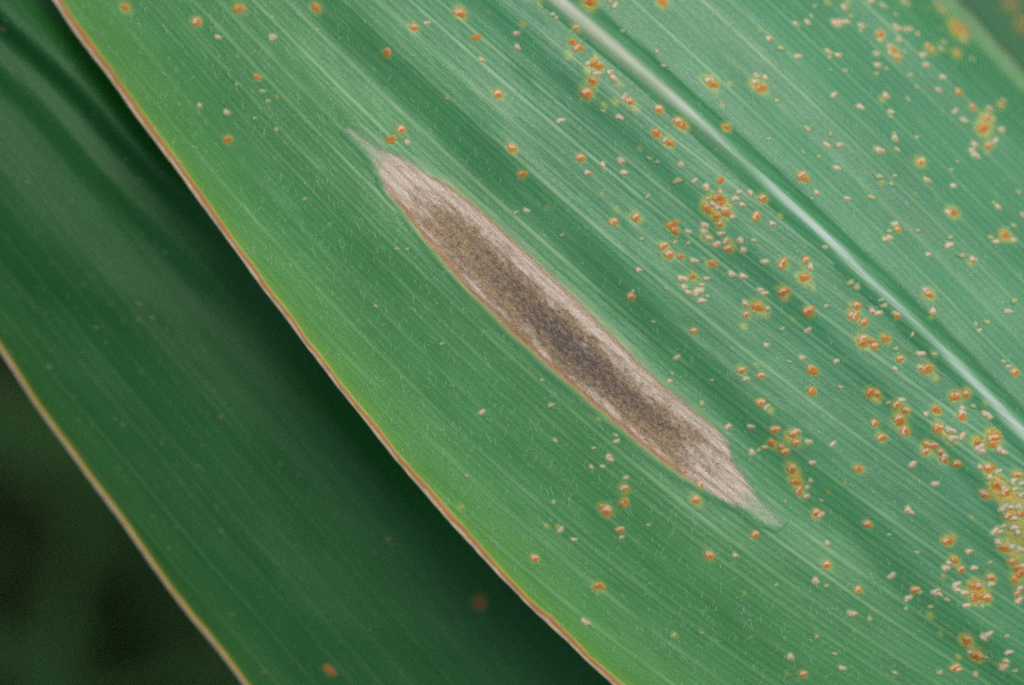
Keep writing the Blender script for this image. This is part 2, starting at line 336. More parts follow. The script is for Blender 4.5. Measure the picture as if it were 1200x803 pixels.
spots(800, 536, 6, "15 105 4.6 o;130 192 4.8 b;92 300 5.4 b;512 545 4.8 b;188 690 5 b;370 690 3.2 p;770 80 5.6 b;795 175 4.8 o;820 235 5.2 b;870 275 4 p;875 215 3.4 p;900 165 3.4 p;912 38 4 p;800 130 8 s;840 260 7 s;940 390 5 b;970 405 4.4 p;935 420 6 s;975 305 3.2 f;1018 605 3.4 p;1015 755 5.2 b;720 310 2.6 f;1140 180 3 s;1030 245 2.8 s")
spots(800, 670, 6, "935 65 4.4 p;1012 100 3 f;660 95 3 f;945 450 3.6 s;945 460 3 f;758 600 4.8 p;850 722 4.6 b;1070 580 4 f;1122 680 4.4 p;1185 295 4.4 p;735 715 2.8 s;435 150 3 s;135 430 2.6 f")
spots(1000, 0, 6, "125 5 5 p;210 35 4.6 p;300 100 4.2 f;380 20 5.4 p;350 10 5 p;300 185 4.8 p;320 200 4 p;370 210 4.2 p;400 200 4.2 p;455 235 4 p;60 180 5 p;55 215 4 f;190 240 5 o;190 280 4 p;320 275 4.2 p;255 325 4.4 p;285 350 4.6 o;260 370 4 p;310 400 5 b;165 375 4.6 p;170 455 5 p;165 515 4 f;235 480 4 f;400 525 4 f;360 365 3.6 f;525 325 4.8 b;555 350 4.6 b;490 385 5.2 p;515 455 4.4 p;620 340 5.2 p;640 295 4.4 p;730 375 5.2 b;840 415 4.4 p;612 205 4 f;630 540 4.8 p;600 630 4.4 p;742 645 4.8 b;450 610 3.4 f;230 670 6 p;200 700 5 s;385 695 4 f;50 750 5 p;265 785 4.4 p;840 750 4.6 b;960 760 4.8 p;1040 740 5 b;1060 705 4 p;718 780 4.4 p;740 190 7 o;790 200 6 o;720 170 10 s;760 210 12 s;780 275 7 p;620 60 6 s;640 80 6 p;600 20 6 s;590 15 5 p;1165 610 5 f;520 65 4 f")
spots(1000, 134, 6, "780 40 4.4 p;940 20 5 b;985 30 4 p;915 100 6.5 o;910 95 10 s;1045 105 5 p;1000 185 4.6 p;955 215 5 b;855 210 5.6 p;860 285 6.4 p;835 250 4.6 p;940 265 4 s;295 165 5 p;290 130 3.4 f;185 250 6 p;165 245 5 s;310 245 5 f;450 160 4 f;470 335 5 b;490 320 4.2 p;520 460 5.4 p;185 435 5 f;295 430 3.6 f;270 485 4 f;440 560 3 s;705 500 4.2 p;690 390 4 f;735 330 3 f;130 580 5.4 f;680 685 5.6 p;705 690 5 o;1020 650 4.4 p;990 620 3.6 f;1165 545 4.4 f;1130 780 4.6 f;1195 705 4 p;295 770 4.6 p;265 15 3.6 f;200 480 4 s")
spots(1000, 268, 6, "225 75 4.6 p;255 60 4.6 p;255 15 4 f;315 5 4 b;455 10 3.8 f;675 115 5 p;685 60 4 f;530 180 3.4 p;845 215 5.6 p;830 240 5 s;770 185 5 f;970 60 4.8 f;1010 90 4.6 p;1070 45 5.4 o;1130 80 5.2 p;510 430 4.6 p;535 460 6 b;562 580 4.6 p;545 620 4 s;1090 580 4.4 p;1135 505 4.6 f;865 670 4.4 f;890 715 3.6 p;945 655 4.6 f;25 540 5 b;15 615 5.2 b;75 660 5.4 b;135 580 4.6 p;175 595 4.6 p;220 540 4.6 f;310 610 5.2 b;290 590 4.4 f;70 775 5.8 b;60 785 5 o;230 775 5.2 o;130 795 4 o;420 740 3 p;25 410 5 f;200 500 4 f")
spots(1000, 402, 6, "70 5 5 o;150 22 5.2 b;330 110 4.8 b;300 40 3.8 f;295 180 3.8 p;475 75 5 p;570 75 5 s;575 78 4 f;470 170 4.4 p;518 182 6.6 o;575 245 6 s;125 350 7 o;170 355 4 b;165 400 7 s;340 402 4.4 p;305 435 5 b;370 475 5 b;320 535 6 b;330 560 5 o;365 620 6.2 b;150 565 4.6 b;200 665 5.4 b;515 500 4 p;585 470 5 o;600 590 5.2 b;600 610 4.4 o;715 380 6 o;730 370 4.4 b;690 380 6 s;795 360 4.6 b;765 490 5.4 p;765 520 5 o;770 460 4 p;685 615 6 p;700 670 6.4 p;660 650 6 s;690 680 8 s;770 655 5.6 p;520 715 4.8 b;572 718 4.2 b;510 765 5 b;615 770 4.6 b;640 795 4.4 p;935 500 5.2 p;960 520 4.4 p;985 670 6.2 b;1000 640 5 o;985 710 5 o;890 735 6.4 p;910 760 5.6 p;880 700 5 o;870 700 9 s;960 640 8 s;1000 700 9 s;1030 750 5.4 p;1060 770 4.4 p;1060 130 4 f;1095 165 3.6 p;1140 205 5 b;930 420 5 s;810 330 6 s;845 445 4 f;250 420 3.4 f")
spots(1000, 536, 6, "40 85 5 o;420 48 5 p;577 188 4.6 p;640 18 5 b;730 48 5 b;385 370 5 p;405 385 3.8 p;100 470 5 b;655 592 5 b;680 590 4.4 o;640 585 6 s;705 560 5 s;815 665 4.6 p;850 780 4.6 p;715 725 5.2 o;675 745 4 p;650 780 5 p;760 790 4.4 b;965 740 3.4 f;450 670 3 f;250 545 2.8 f;835 425 3.6 s;895 70 4 p;950 75 5.4 b;970 80 4 o;1020 100 4.6 p;965 140 4.4 p;1155 125 5 b;1130 165 4.8 p;1190 185 4.4 p;1010 200 6.2 o;1075 245 6 b;1060 220 4.4 p;1140 225 4 p;920 262 5 b;940 270 4.2 o;1060 355 6.4 p;1110 350 4.6 p;1165 350 5.4 p;1185 265 4.4 p;1095 415 5 b;1130 430 4.6 p;1190 400 5 o;1000 520 5.4 p;1030 525 4 p;1060 485 4 p;1135 495 5 p;1160 530 4.6 p;1020 600 5 p;1065 640 5.6 o;1120 630 4.6 p;1180 650 5.6 p;1120 735 4.4 b;1160 780 5 o;1195 765 4.6 p;1030 280 8 s;960 100 8 s;1000 160 10 s;1040 200 11 s;1100 270 10 s;1130 310 10 s;1100 400 9 s;1150 440 10 s;1170 500 10 s;1100 520 8 s;1060 620 8 s;1130 620 10 s;1180 560 10 s;1170 700 10 s;1150 250 9 s;1190 330 10 s;1085 350 8 s;1000 230 8 s")
spots(1000, 670, 6, "268 32 4.8 p;35 130 4.4 b;115 335 4 f;5 300 4 p;435 130 4.8 b;470 150 3.6 f;385 190 4.8 p;370 262 3.6 f;580 142 5 p;605 158 3.8 p;660 198 4 f;545 250 4 f;725 95 5.2 p;735 130 4.4 p;785 150 5 p;850 105 5.6 o;880 105 5 b;855 185 5.4 o;905 180 5 o;940 185 5.4 b;870 90 9 s;880 200 10 s;930 150 8 s;800 240 4.8 p;910 240 4.4 f;970 45 5.2 b;970 90 4.8 p;1180 15 5.6 o;1140 60 5 o;1165 20 8 s;1175 120 4.2 p;1155 155 3.8 b;1165 205 5 p;800 485 5.8 o;810 480 4 b;865 590 5.6 o;885 600 4.6 b;780 485 7 s;860 580 9 s;915 465 5 p;945 445 4.8 p;965 435 3.4 p;1085 455 3.6 f;1095 570 4.4 p;1075 630 4.6 p;1060 675 5.4 p;1045 665 3.6 b;715 680 5.2 b;740 690 4.2 p;610 710 4.6 f;295 712 3.6 f;860 725 5 f;825 570 4 p;935 605 3.6 f;740 600 5 s;615 440 4 s;540 310 6 s;1140 700 4 f;635 35 4 s")

# raster of chlorosis round the spots on (t, c)
HT0, HT1, HC0, HC1 = -260, 1760, -120, 900
HALO = np.zeros((HT1 - HT0, HC1 - HC0), np.float32)
for (x, y, r, k) in SPOTS:
    t, c = tc(x, y); amp, sg = {'o': (.9, 1.55), 'b': (.75, 1.5), 'p': (.20, 1.5), 'f': (.06, 1.2), 's': (.58, .95)}[k]
    amp *= rng.uniform(.35, 1.1) if k in 'obp' else 1
    sg = sg * r * (rng.uniform(.75, 1.15) if k in 'ob' else 1); q = int(sg * 3) + 1
    i0, j0 = int(t) - HT0, int(c) - HC0
    ii = np.arange(max(0, i0 - q), min(HALO.shape[0], i0 + q + 1)); jj = np.arange(max(0, j0 - q), min(HALO.shape[1], j0 + q + 1))
    if len(ii) and len(jj):
        g = np.exp(-((ii[:, None] + HT0 - t) / (sg * 1.12)) ** 2 - ((jj[None] + HC0 - c) / (sg * .88)) ** 2)
        blk = HALO[np.ix_(ii, jj)]
        HALO[np.ix_(ii, jj)] = 1 - (1 - blk) * (1 - amp * g)
def halo_at(t, c):
    i = np.clip(t - HT0, 0, HALO.shape[0] - 2); j = np.clip(c - HC0, 0, HALO.shape[1] - 2)
    a = i.astype(int); b = j.astype(int); f = i - a; g = j - b
    return HALO[a, b]*(1-f)*(1-g) + HALO[a+1, b]*f*(1-g) + HALO[a, b+1]*(1-f)*g + HALO[a+1, b+1]*f*g

def front_attrs(t, c, vc):
    sdv = lesion_sd(t, c)
    les = np.exp(-(np.maximum(-sdv, 0) / 4.5) ** 1.3) * (sdv > -40) * sstep(440, 520, t) * sstep(1030, 930, t)
    return dict(vc=vc, uc=t, edge=c - cL(t), halo=halo_at(t, c), les=les)

BASE_F = Vector(((1250 - 600) * PX, (401.5 - 850) * PX, 0))
bF = np.array(BASE_F)
leaf = thing('corn_leaf', 'broad green corn leaf with a long tan lesion, orange rust spots and a pale midrib', 'corn leaf', BASE_F)
def front_points(t, c, lift=0., vc=None):
    if vc is None: vc = vein_coord(t, c)
    px, py = pxy(t, c)
    return place(px, py, front_h(t, c, vc) + lift) - bF

MAT_F = blade_material('corn_leaf_green', FRONT)
NC = 460
tt = longer(np.linspace(-230, 1730, 760)); NTt = len(tt)
qq = np.linspace(0, 1, NC)
T, Q = np.meshgrid(tt, qq, indexing='ij')
MARG_W = 10.2
C = (cL(T) + MARG_W * .8) * (1 - Q) + cR(T) * Q
VC = vein_coord(T, C)
me = mesh_np('blade', front_points(T, C, 0., VC), grid_faces(NTt, NC), front_attrs(T, C, VC))
link('blade', me, MAT_F, leaf)

# rolled pale margin of the left edge: a thin tube-like lip with an underside
def lip(name, mat, parent, tv, width, cl, hfun, attrs, vfun, sub, lift=.035, n=12, thick=.30):
    A = np.linspace(0, 1, n)
    Tm, Am = np.meshgrid(tv, A, indexing='ij')
    wv = width(tv)[:, None]
    # top from the blade outward, round the edge, back underneath
    top = np.clip(Am / .72, 0, 1); under = np.clip((Am - .72) / .28, 0, 1)
    Cm = cl(Tm) + wv * (1 - top) * (Am <= .72) + wv * .45 * under * (Am > .72)
    Hm = hfun(Tm, np.maximum(Cm, cl(Tm))) + lift * sstep(0, .25, top) + .10 * np.sin(np.pi * np.clip(top, 0, 1)) * (Am <= .72) - thick * sstep(0, .5, under)
    Vm = vfun(Tm, Cm); at = attrs(Tm, Cm, Vm); at['m'] = np.clip((Cm - cl(Tm)) / wv, 0, 1)
    px, py = pxy(Tm, Cm)
    return link(name, mesh_np(name, place(px, py, Hm) - sub, grid_faces(len(tv), n)[:, ::-1], at), mat, parent)
tl = longer(np.linspace(-230, 1730, 1100))
lip('leaf_margin', margin_material('dry_margin', FRONT, (.52, .41, .25), (.29, .12, .018)), leaf, tl,
    lambda t: MARG_W * (1.15 - .25 * sstep(250, 420, t) + .1 * sstep(650, 800, t) + .16 * N1(t * .03)), cL, lambda t, c: front_h(t, c), front_attrs, vein_coord, bF)
def cRi(t): return cR(t)
# right margin, seen out of focus in the top right corner
A = np.linspace(0, 1, 9); Tm, Am = np.meshgrid(longer(np.linspace(-230, 1730, 420)), A, indexing='ij')
Cm = cR(Tm) - 26 * (1 - np.clip(Am / .75, 0, 1)) - 6 * np.clip((Am - .75) / .25, 0, 1)
Hm = front_h(Tm, Cm) + .05 * sstep(0, .3, Am) - .3 * sstep(.75, 1, Am)
Vm = vein_coord(Tm, Cm); at = front_attrs(Tm, Cm, Vm); at['m'] = np.clip((cR(Tm) - Cm) / 26, 0, 1)
px, py = pxy(Tm, Cm)
link('leaf_margin', mesh_np('leaf_margin', place(px, py, Hm) - bF, grid_faces(420 + len(LONG0) + len(LONG1), 9), at),
     margin_material('dry_margin_far', FRONT, (.13, .24, .11), (.10, .21, .08)), leaf)

# midrib
A = np.linspace(-1, 1, 25)
tm_ = longer(np.linspace(-230, 1730, 900)); Tm, Am = np.meshgrid(tm_, A, indexing='ij')
wl_ = 20.0
Cm = cM(Tm) + Am * wl_ + 1.0 * N2(Tm * .015)
prof = np.exp(-np.abs(Am * wl_ / (6.0 + 1.6 * sstep(700, 1100, Tm) )) ** 1.7) * (.80 + .2 * N1(Tm * .02 + 40))
prof = np.clip(prof + .16 * np.clip(-Am, 0, 1) * (1 - np.abs(Am)), 0, 1) * (1 - Am ** 8)
Vm = vein_coord(Tm, Cm); at = front_attrs(Tm, Cm, Vm); at['m'] = prof; at['cc'] = Cm - cM(Tm)
at['warm'] = gs(Am * wl_, -2.5, 8.0) * sstep(820, 480, Tm)
px, py = pxy(Tm, Cm)
link('midrib', mesh_np('midrib', place(px, py, front_h(Tm, Cm, Vm) + .05 * (1 - Am ** 6) - .02 * Am ** 6 + .05 * prof) - bF, grid_faces(len(tm_), 25), at), midrib_material('midrib_pale', FRONT), leaf)

# side veins, each a thin raised cord
MAT_V = vein_material('side_vein', FRONT)
def cord(tv, cv, width, hgt, parent, mat, vcoord, hfun, attrs, sub, name='vein'):
    A = np.array([-1, -.5, 0, .5, 1.]); P_ = np.array([0, .6, 1, .6, 0])
    Tm = tv[:, None] + 0 * A; Cm = cv[:, None] + A * width[:, None]
    Vm = vcoord(Tm, Cm); at = attrs(Tm, Cm, Vm); at['m'] = P_[None] + 0 * Tm
    px, py = pxy(Tm, Cm)
    return link(name, mesh_np(name, place(px, py, hfun(Tm, Cm, Vm) + .012 + hgt * P_[None]) - sub, grid_faces(len(tv), 5), at), mat, parent)
y0 = 52.
while y0 < 900:
    xs = [700.]; ys = [y0]
    pts = []
    for sgn in (-1, 1):
        x, y = 700., y0
        seg = []
        for _ in range(260):
            x += sgn * 4.; y += sgn * 4. * float(vslope(np.array(x - sgn * 2.), np.array(y)))
            t, c = tc(x, y)
            if c < float(cL(np.array([t]))[0]) + 13 or c > float(cM(np.array([t]))[0]) - 9 or t < -200 or t > 1700: 
                if sgn < 0 or c > 0: break
                continue
            seg.append((t, c))
        pts = (seg[::-1] if sgn < 0 else pts) + ([] if sgn < 0 else seg)
    if len(pts) > 12:
        pa = np.array(sorted(pts)); 
        wd = (2.3 + .9 * random.random()) * (1 + .25 * N1(pa[:, 0] * .03 + y0))
        wd *= sstep(0, 30, pa[:, 0] - pa[0, 0]) * .8 + .2
        cord(pa[:, 0], pa[:, 1] + .5 * N2(pa[:, 0] * .03 + y0), wd, .026, leaf, MAT_V, vein_coord, front_h, front_attrs, bF)
    y0 += random.choice([34, 40, 46, 52]) + random.uniform(-5, 5)
off = 34.
while off < 285:
    tv = np.arange(-200, 1700, 6.)
    cv = cF(tv) + off - .012 * (tv - 800) + .8 * N3(tv * .012 + off)
    ok = (cv < cR(tv) - 20) & (cv > cF(tv) + 10)
    if ok.sum() > 20:
        cord(tv[ok], cv[ok], np.full(ok.sum(), 1.9 + .7 * random.random()), .022, leaf, MAT_V, vein_coord, front_h, front_attrs, bF)
    off += random.uniform(19, 31)

# ------------------------------------------------------------------ lesion
def lesion_material():
    m = NT('lesion_dead_tissue'); green, a = leaf_green(m, FRONT)
    sdv, v = m.attr('sd'), m.attr('v'); uc, vc = a['uc'], a['vc']
    cx = m.attr('cc')
    p = m.xyz(m.math('MULTIPLY', uc, .085), m.math('MULTIPLY', cx, .17))
    p2 = m.xyz(m.math('MULTIPLY', uc, .028), m.math('MULTIPLY', cx, .075), 4.)
    p3 = m.xyz(m.math('MULTIPLY', uc, .03), m.math('MULTIPLY', cx, .55), 9.)
    p4 = m.xyz(m.math('MULTIPLY', uc, .20), m.math('MULTIPLY', cx, .30), 2.)
    grain = m.noise(p, 1.4, 4., .75); cloud = m.noise(p2, 1., 4., .6); fibre = m.noise(p3, 1., 3., .6); dots = m.noise(p4, 1.6, 3., .8)
    tan = m.mix(m.ramp(fibre, .3, .7), (.35, .28, .20), (.52, .43, .33))
    tan = m.mix(m.ramp(dots, .5, .8, 0, .4), tan, (.50, .41, .32))
    # spore-bearing middle, darker and mottled
    core = m.attr('core')
    cn = m.math('ADD', core, m.math('ADD', m.math('MULTIPLY', m.math('SUBTRACT', grain, .5), 1.1), m.math('MULTIPLY', m.math('SUBTRACT', cloud, .5), 2.5)))
    brown = m.mix(m.ramp(dots, .3, .72), (.125, .085, .042), (.34, .245, .135))
    col = m.mix(m.ramp(cn, .02, .85, 0, .97), tan, brown)
    dk = m.math('ADD', m.attr('dark'), m.math('ADD', m.math('MULTIPLY', m.math('SUBTRACT', grain, .5), 2.4), m.math('MULTIPLY', m.math('SUBTRACT', dots, .5), .6)))
    col = m.mix(m.ramp(dk, .25, 1.0, 0, .86), col, (.050, .042, .040))
    spk = m.voro(m.xyz(m.math('MULTIPLY', uc, .2), m.math('MULTIPLY', cx, .26)), 1.)
    col = m.mix(m.math('MULTIPLY', m.ramp(spk, .28, .1), m.ramp(cn, .1, .6, 0.0, .35)), col, (.05, .04, .036))
    rib = m.math('SINE', m.math('MULTIPLY', m.math('ADD', vc, m.math('MULTIPLY', cloud, 6.)), 2 * math.pi / 11.))
    col = m.mix(m.math('MULTIPLY', m.ramp(rib, .45, 1.), m.ramp(fibre, .35, .6, 0, .42)), col, (.13, .092, .062))
    # reddish rim then green beyond
    wob = m.math('MULTIPLY', m.math('SUBTRACT', fibre, .5), 9.)
    s2 = m.math('ADD', sdv, m.math('ADD', wob, m.math('MULTIPLY', m.math('SUBTRACT', grain, .5), 3.)))
    s2 = m.math('SUBTRACT', s2, m.math('MULTIPLY', m.attr('tip'), m.math('MULTIPLY', fibre, 2.)))
    rim = m.math('MULTIPLY', m.ramp(s2, 7.5, 3.0), m.attr('rim'))
    col = m.mix(m.math('MULTIPLY', rim, .85), col, m.mix(fibre, (.24, .095, .032), (.36, .20, .105)))
    gtip = m.math('MULTIPLY', m.attr('tip'), m.math('ADD', .55, m.math('MULTIPLY', fibre, .7)), clamp=True)
    col = m.mix(m.ramp(gtip, .15, .85, 0, .88), col, m.mix(fibre, (.13, .25, .12), (.27, .37, .22)))
    col = m.mix(m.ramp(s2, 3.2, -2.4), col, green)
    m.set(Base_Color=col, Roughness=m.ramp(s2, -1., 3., .45, .85), Specular_IOR_Level=m.ramp(s2, -1., 3., .5, .25))
    h = m.math('ADD', m.math('MULTIPLY', grain, .8), m.math('ADD', m.math('MULTIPLY', dots, .8), m.math('MULTIPLY', fibre, .5)))
    h = m.math('MULTIPLY', h, m.ramp(s2, -1., 4., .12, 1.))
    m.bump(h, .8, .0003)
    return m.mat
tv = np.linspace(384, 1094, 620); A = np.linspace(0, 1, 72)
u = np.interp(tv, UT, UC); d = np.interp(tv, DT, DC)
cc0 = d - 12; cc1 = u + 12
Tm, Am = np.meshgrid(tv, A, indexing='ij'); Cm = cc0[:, None] * (1 - Am) + cc1[:, None] * Am
SD = lesion_sd(Tm, Cm)
endf = np.minimum(Tm - 386, 1089 - Tm) * .9; SD = np.minimum(SD, endf)
Vm = vein_coord(Tm, Cm); at = front_attrs(Tm, Cm, Vm)
mid_c = .5 * (u + d)[:, None]; half = np.maximum(.5 * (u - d)[:, None], 1)
V = (Cm - mid_c) / half
at.update(sd=SD, v=V, cc=Cm)
run = sstep(480, 575, Tm) * sstep(1005, 900, Tm)
at['core'] = run * np.clip(1.05 - np.abs(V + .17) ** 2 * 1.25, -.1, 1)
at['dark'] = np.clip(.85 * gs(Tm, 762, 140) * gs(V, -.12, .62) + .30 * gs(Tm, 900, 60) * gs(V, .05, .3) + .22 * gs(Tm, 610, 70) * gs(V, .2, .5), 0, 1)
at['rim'] = np.where(V < 0, sstep(455, 500, Tm) * sstep(1010, 930, Tm) , .42 * sstep(500, 540, Tm) * sstep(960, 860, Tm))
at['tip'] = np.clip(sstep(490, 410, Tm) + .95 * sstep(990, 1068, Tm), 0, 1)
ins = sstep(-1, 6, SD)
lh = .095 * sstep(-11, -3, SD) - .012 * sstep(-7, -11, SD) + .03 * ins - .10 * sstep(4, 16, SD) * 0 + .045 * ins * M3(Tm * .25, Cm * .35) + .03 * ins * M2(Tm * .5, Cm * .6) - .02 * ins * np.sin(Vm * 2 * np.pi / 11.)
px, py = pxy(Tm, Cm)
les = link('lesion', mesh_np('lesion', place(px, py, front_h(Tm, Cm, Vm) + lh) - bF, grid_faces(len(tv), 72), at), lesion_material(), leaf,
           label='long tan spindle-shaped lesion with a dark sooty middle')

# ------------------------------------------------------------------ hairs (three-sided slivers)
def slivers(name, roots, dirs, lens, rad, parent, mat):
    n = len(roots)
    up = np.array([0, 0, 1.]); side = np.cross(dirs, up); side /= np.linalg.norm(side, axis=1, keepdims=True) + 1e-9
    oth = np.cross(dirs, side)
    bend = np.stack([rng.normal(0, .25, n), rng.normal(0, .25, n), -.25 * np.ones(n)], -1)
    V_ = []
    for s_, rr in ((0, 1.), (.55, .75)):
        cpt = roots + (dirs * s_ + bend * s_ * s_ * .6) * lens[:, None]
        for a in range(3):
            an = a * 2.0944
            V_.append(cpt + (side * math.cos(an) + oth * math.sin(an)) * (rad[:, None] * rr))
    V_.append(roots + (dirs + bend * .6) * lens[:, None])
    V_ = np.stack(V_, 1)
    f = []
    for a in range(3):
        b = (a + 1) % 3
        f += [(a, b, 3 + b), (a, 3 + b, 3 + a), (3 + a, 3 + b, 6)]
    f = np.array(f)[None] + (np.arange(n) * 7)[:, None, None]
    return link(name, mesh_np(name, V_.reshape(-1, 3), f.reshape(-1, 3)), mat, parent, kind='stuff')
mh = NT('leaf_hair_pale'); mh.set(Base_Color=(.36, .54, .36), Roughness=.4); mh.b.inputs['Alpha'].default_value = 1.
def scatter(n, tr, cr, keep):
    t = rng.uniform(tr[0], tr[1], n); c = rng.uniform(cr[0], cr[1], n); k = keep(t, c); return t[k], c[k]
def keep_front(t, c):
    l = cL(t); dens = .25 + .75 * sstep(330, 120, c) + .15 * (t > 700) * (c < 150)
    dens = dens * (.45 + .55 * (M1(t * .02, c * .03) > -.2))
    return (c > l + 6) & (c < cR(t) - 12) & (rng.random(len(t)) < dens) & (lesion_sd(t, c) < -2)
t, c = scatter(15000, (-200, 1600), (-120, 790), keep_front)
n = len(t)
ang = np.radians(rng.normal(72, 26, n))
dv = np.stack([np.cos(ang), np.sin(ang), rng.uniform(.25, .9, n)], -1); dv /= np.linalg.norm(dv, axis=1, keepdims=True)
slivers('leaf_hairs', front_points(t, c, .0), dv, rng.uniform(6, 12, n) * PX, rng.uniform(.2, .32, n) * PX, leaf, mh.mat)
# fungal fuzz over the dark middle of the lesion
t = rng.uniform(500, 985, 9000); u_ = np.interp(t, UT, UC); d_ = np.interp(t, DT, DC)
v = np.clip(rng.normal(-.05, .38, 9000), -.85, .85); c = (u_ + d_) / 2 + v * (u_ - d_) / 2
k = rng.random(9000) < (.25 + .4 * gs(t, 760, 160)) * (.3 + 1.4 * (M2(t * .06, c * .09) > 0)); t, c = t[k], c[k]; n = len(t)
ang = rng.uniform(0, 6.283, n); dv = np.stack([np.cos(ang) * .8, np.sin(ang) * .8, rng.uniform(.2, .9, n)], -1); dv /= np.linalg.norm(dv, axis=1, keepdims=True)
pts = front_points(t, c, .06); sel = rng.random(n) < .5
mf1 = NT('fuzz_dark'); mf1.set(Base_Color=(.075, .058, .045), Roughness=.8)
mf2 = NT('fuzz_pale'); mf2.set(Base_Color=(.42, .33, .24), Roughness=.7)
slivers('mould_fuzz', pts[sel], dv[sel], rng.uniform(1.6, 4, sel.sum()) * PX, rng.uniform(.25, .55, sel.sum()) * PX, leaf, mf1.mat)
slivers('mould_fuzz', pts[~sel], dv[~sel], rng.uniform(1.6, 4.2, (~sel).sum()) * PX, rng.uniform(.2, .4, (~sel).sum()) * PX, leaf, mf2.mat)

# ------------------------------------------------------------------ pustules: torn blisters of the leaf skin over orange spores
def spore_mat(name, c0, c1, rough=.8, rimc=(.05, .18, .045), fade=0.):
    m = NT(name); tcn = m.n.new('ShaderNodeTexCoord'); oi = m.n.new('ShaderNodeObjectInfo')
    vv = m.n.new('ShaderNodeVectorMath'); vv.operation = 'ADD'
    m.l.new(tcn.outputs['Object'], vv.inputs[0]); 
    sc_ = m.n.new('ShaderNodeVectorMath'); sc_.operation = 'SCALE'; m.l.new(oi.outputs['Location'], sc_.inputs[0]); sc_.inputs['Scale'].default_value = 900.
    m.l.new(sc_.outputs[0], vv.inputs[1])
    g = m.noise(vv.outputs[0], 3.2, 3., .7)
    cc = m.mix(m.math('ADD', m.ramp(g, .3, .7, 0, .75), m.math('MULTIPLY', oi.outputs['Random'], .25)), c0, c1)
    qn = m.math('ADD', m.attr('q'), m.math('MULTIPLY', m.math('SUBTRACT', g, .5), .9))
    cc = m.mix(m.math('MAXIMUM', m.ramp(qn, .30, .9, 0, .97), m.math('MULTIPLY', m.ramp(oi.outputs['Random'], .35, 1.), fade)), cc, rimc)
    m.set(Base_Color=cc, Roughness=rough, Specular_IOR_Level=.25)
    m.bump(g, .6, .00008)
    return m.mat
M_ORANGE = spore_mat('rust_spores', (.20, .052, .007), (.50, .17, .022), .8, (.27, .20, .04))
M_FLAP = spore_mat('torn_leaf_skin', (.44, .25, .14), (.60, .44, .32), .65, (.22, .20, .06))
M_PALE = spore_mat('pale_blister_skin', (.36, .26, .155), (.56, .45, .345), .6, (.11, .21, .075), .38)
M_FAINT = spore_mat('faint_fleck_skin', (.22, .24, .10), (.36, .31, .18), .55)
M_DIM = spore_mat('shaded_fleck_skin', (.04, .075, .02), (.11, .10, .04), .6, (.013, .065, .016))  # darker skin and spore copies, with the rear leaf's shade in their colour
M_DIMO = spore_mat('shaded_rust_spores', (.13, .045, .008), (.24, .10, .02), .8, (.09, .08, .016))
def pustule_mesh(seed, kind):
    r = np.random.default_rng(seed); seg, ring = 12, 5
    verts = [(0, 0, .34)]; qa = [0.]; ph = r.uniform(0, 6.28, 4)
    for i in range(1, ring + 1):
        q = i / ring
        for j in range(seg):
            a = j * 2 * math.pi / seg
            rad = q * (1 + .16 * math.sin(a * 2 + ph[0]) + .12 * math.sin(a * 3 + ph[1]) + r.normal(0, .07))
            z = .42 * (1 - q ** 1.5) ** 1.2 - .05 * (i == ring) + r.normal(0, .04) * (i < ring); qa.append(q)
            if kind in 'ob':
                # split: the middle sinks, skin stands up along one side
                z -= .18 * math.exp(-(q / .38) ** 2)
                z += .20 * math.exp(-((q - .62) / .2) ** 2) * max(0, math.cos(a - 2.2))
            verts.append((rad * math.cos(a) * 1.12, rad * math.sin(a) * .9, z))
    f = []; mi = []
    for j in range(seg): f.append((0, 1 + j, 1 + (j + 1) % seg)); mi.append(0)
    quads = []
    for i in range(ring - 1):
        for j in range(seg):
            a0 = 1 + i * seg + j; a1 = 1 + i * seg + (j + 1) % seg
            quads.append((a0, a0 + seg, a1 + seg, a1))
            an = (j + .5) * 2 * math.pi / seg; side = math.cos(an - 2.2) + r.normal(0, .25)
            if kind == 'b': mi.append(1 if (side > -.05 and i < 3) or (side > .6) else 0)
            elif kind == 'o': mi.append(1 if (side > .75 and i in (1, 2)) else 0)
            else: mi.append(1 if (kind == 'p' and side < -.45 and i in (0, 1) and r.random() < .5) else 0)
    me = bpy.data.meshes.new({'o': 'rust_pustule', 'b': 'rust_pustule', 'p': 'pale_blister', 'f': 'faint_fleck', 'd': 'faint_fleck', 'e': 'rust_pustule'}[kind])
    me.from_pydata(verts, [], f + quads)
    ms = {'o': (M_ORANGE, M_FLAP), 'b': (M_ORANGE, M_FLAP), 'p': (M_PALE, M_ORANGE), 'f': (M_FAINT, M_FAINT), 'd': (M_DIM, M_DIM), 'e': (M_DIMO, M_DIMO)}[kind]
    for q in ms: me.materials.append(q)
    at_ = me.attributes.new('q', 'FLOAT', 'POINT'); at_.data.foreach_set('value', qa)
    me.polygons.foreach_set('material_index', mi); me.polygons.foreach_set('use_smooth', [True] * len(mi))
    return me
VAR = {k: [pustule_mesh(100 * i + ord(k), k) for i in range(7)] for k in 'obpfde'}
NAME = {'o': 'rust_pustule', 'b': 'rust_pustule', 'p': 'pale_blister', 'f': 'faint_fleck', 'd': 'faint_fleck', 'e': 'rust_pustule'}
def tangent_matrix(fun, t, c, yaw):
    e = 3.
    P = fun(np.array([t, t + e, t - e, t, t]), np.array([c, c, c, c + e, c - e]))
    ax = Vector(P[1] - P[2]).normalized(); ay = Vector(P[3] - P[4]).normalized()
    nz = ax.cross(ay).normalized()
    ay = nz.cross(ax)
    m = Matrix((ax, ay, nz)).transposed().to_4x4()
    m = m @ Matrix.Rotation(yaw, 4, 'Z')
    m.translation = Vector(P[0]); return m
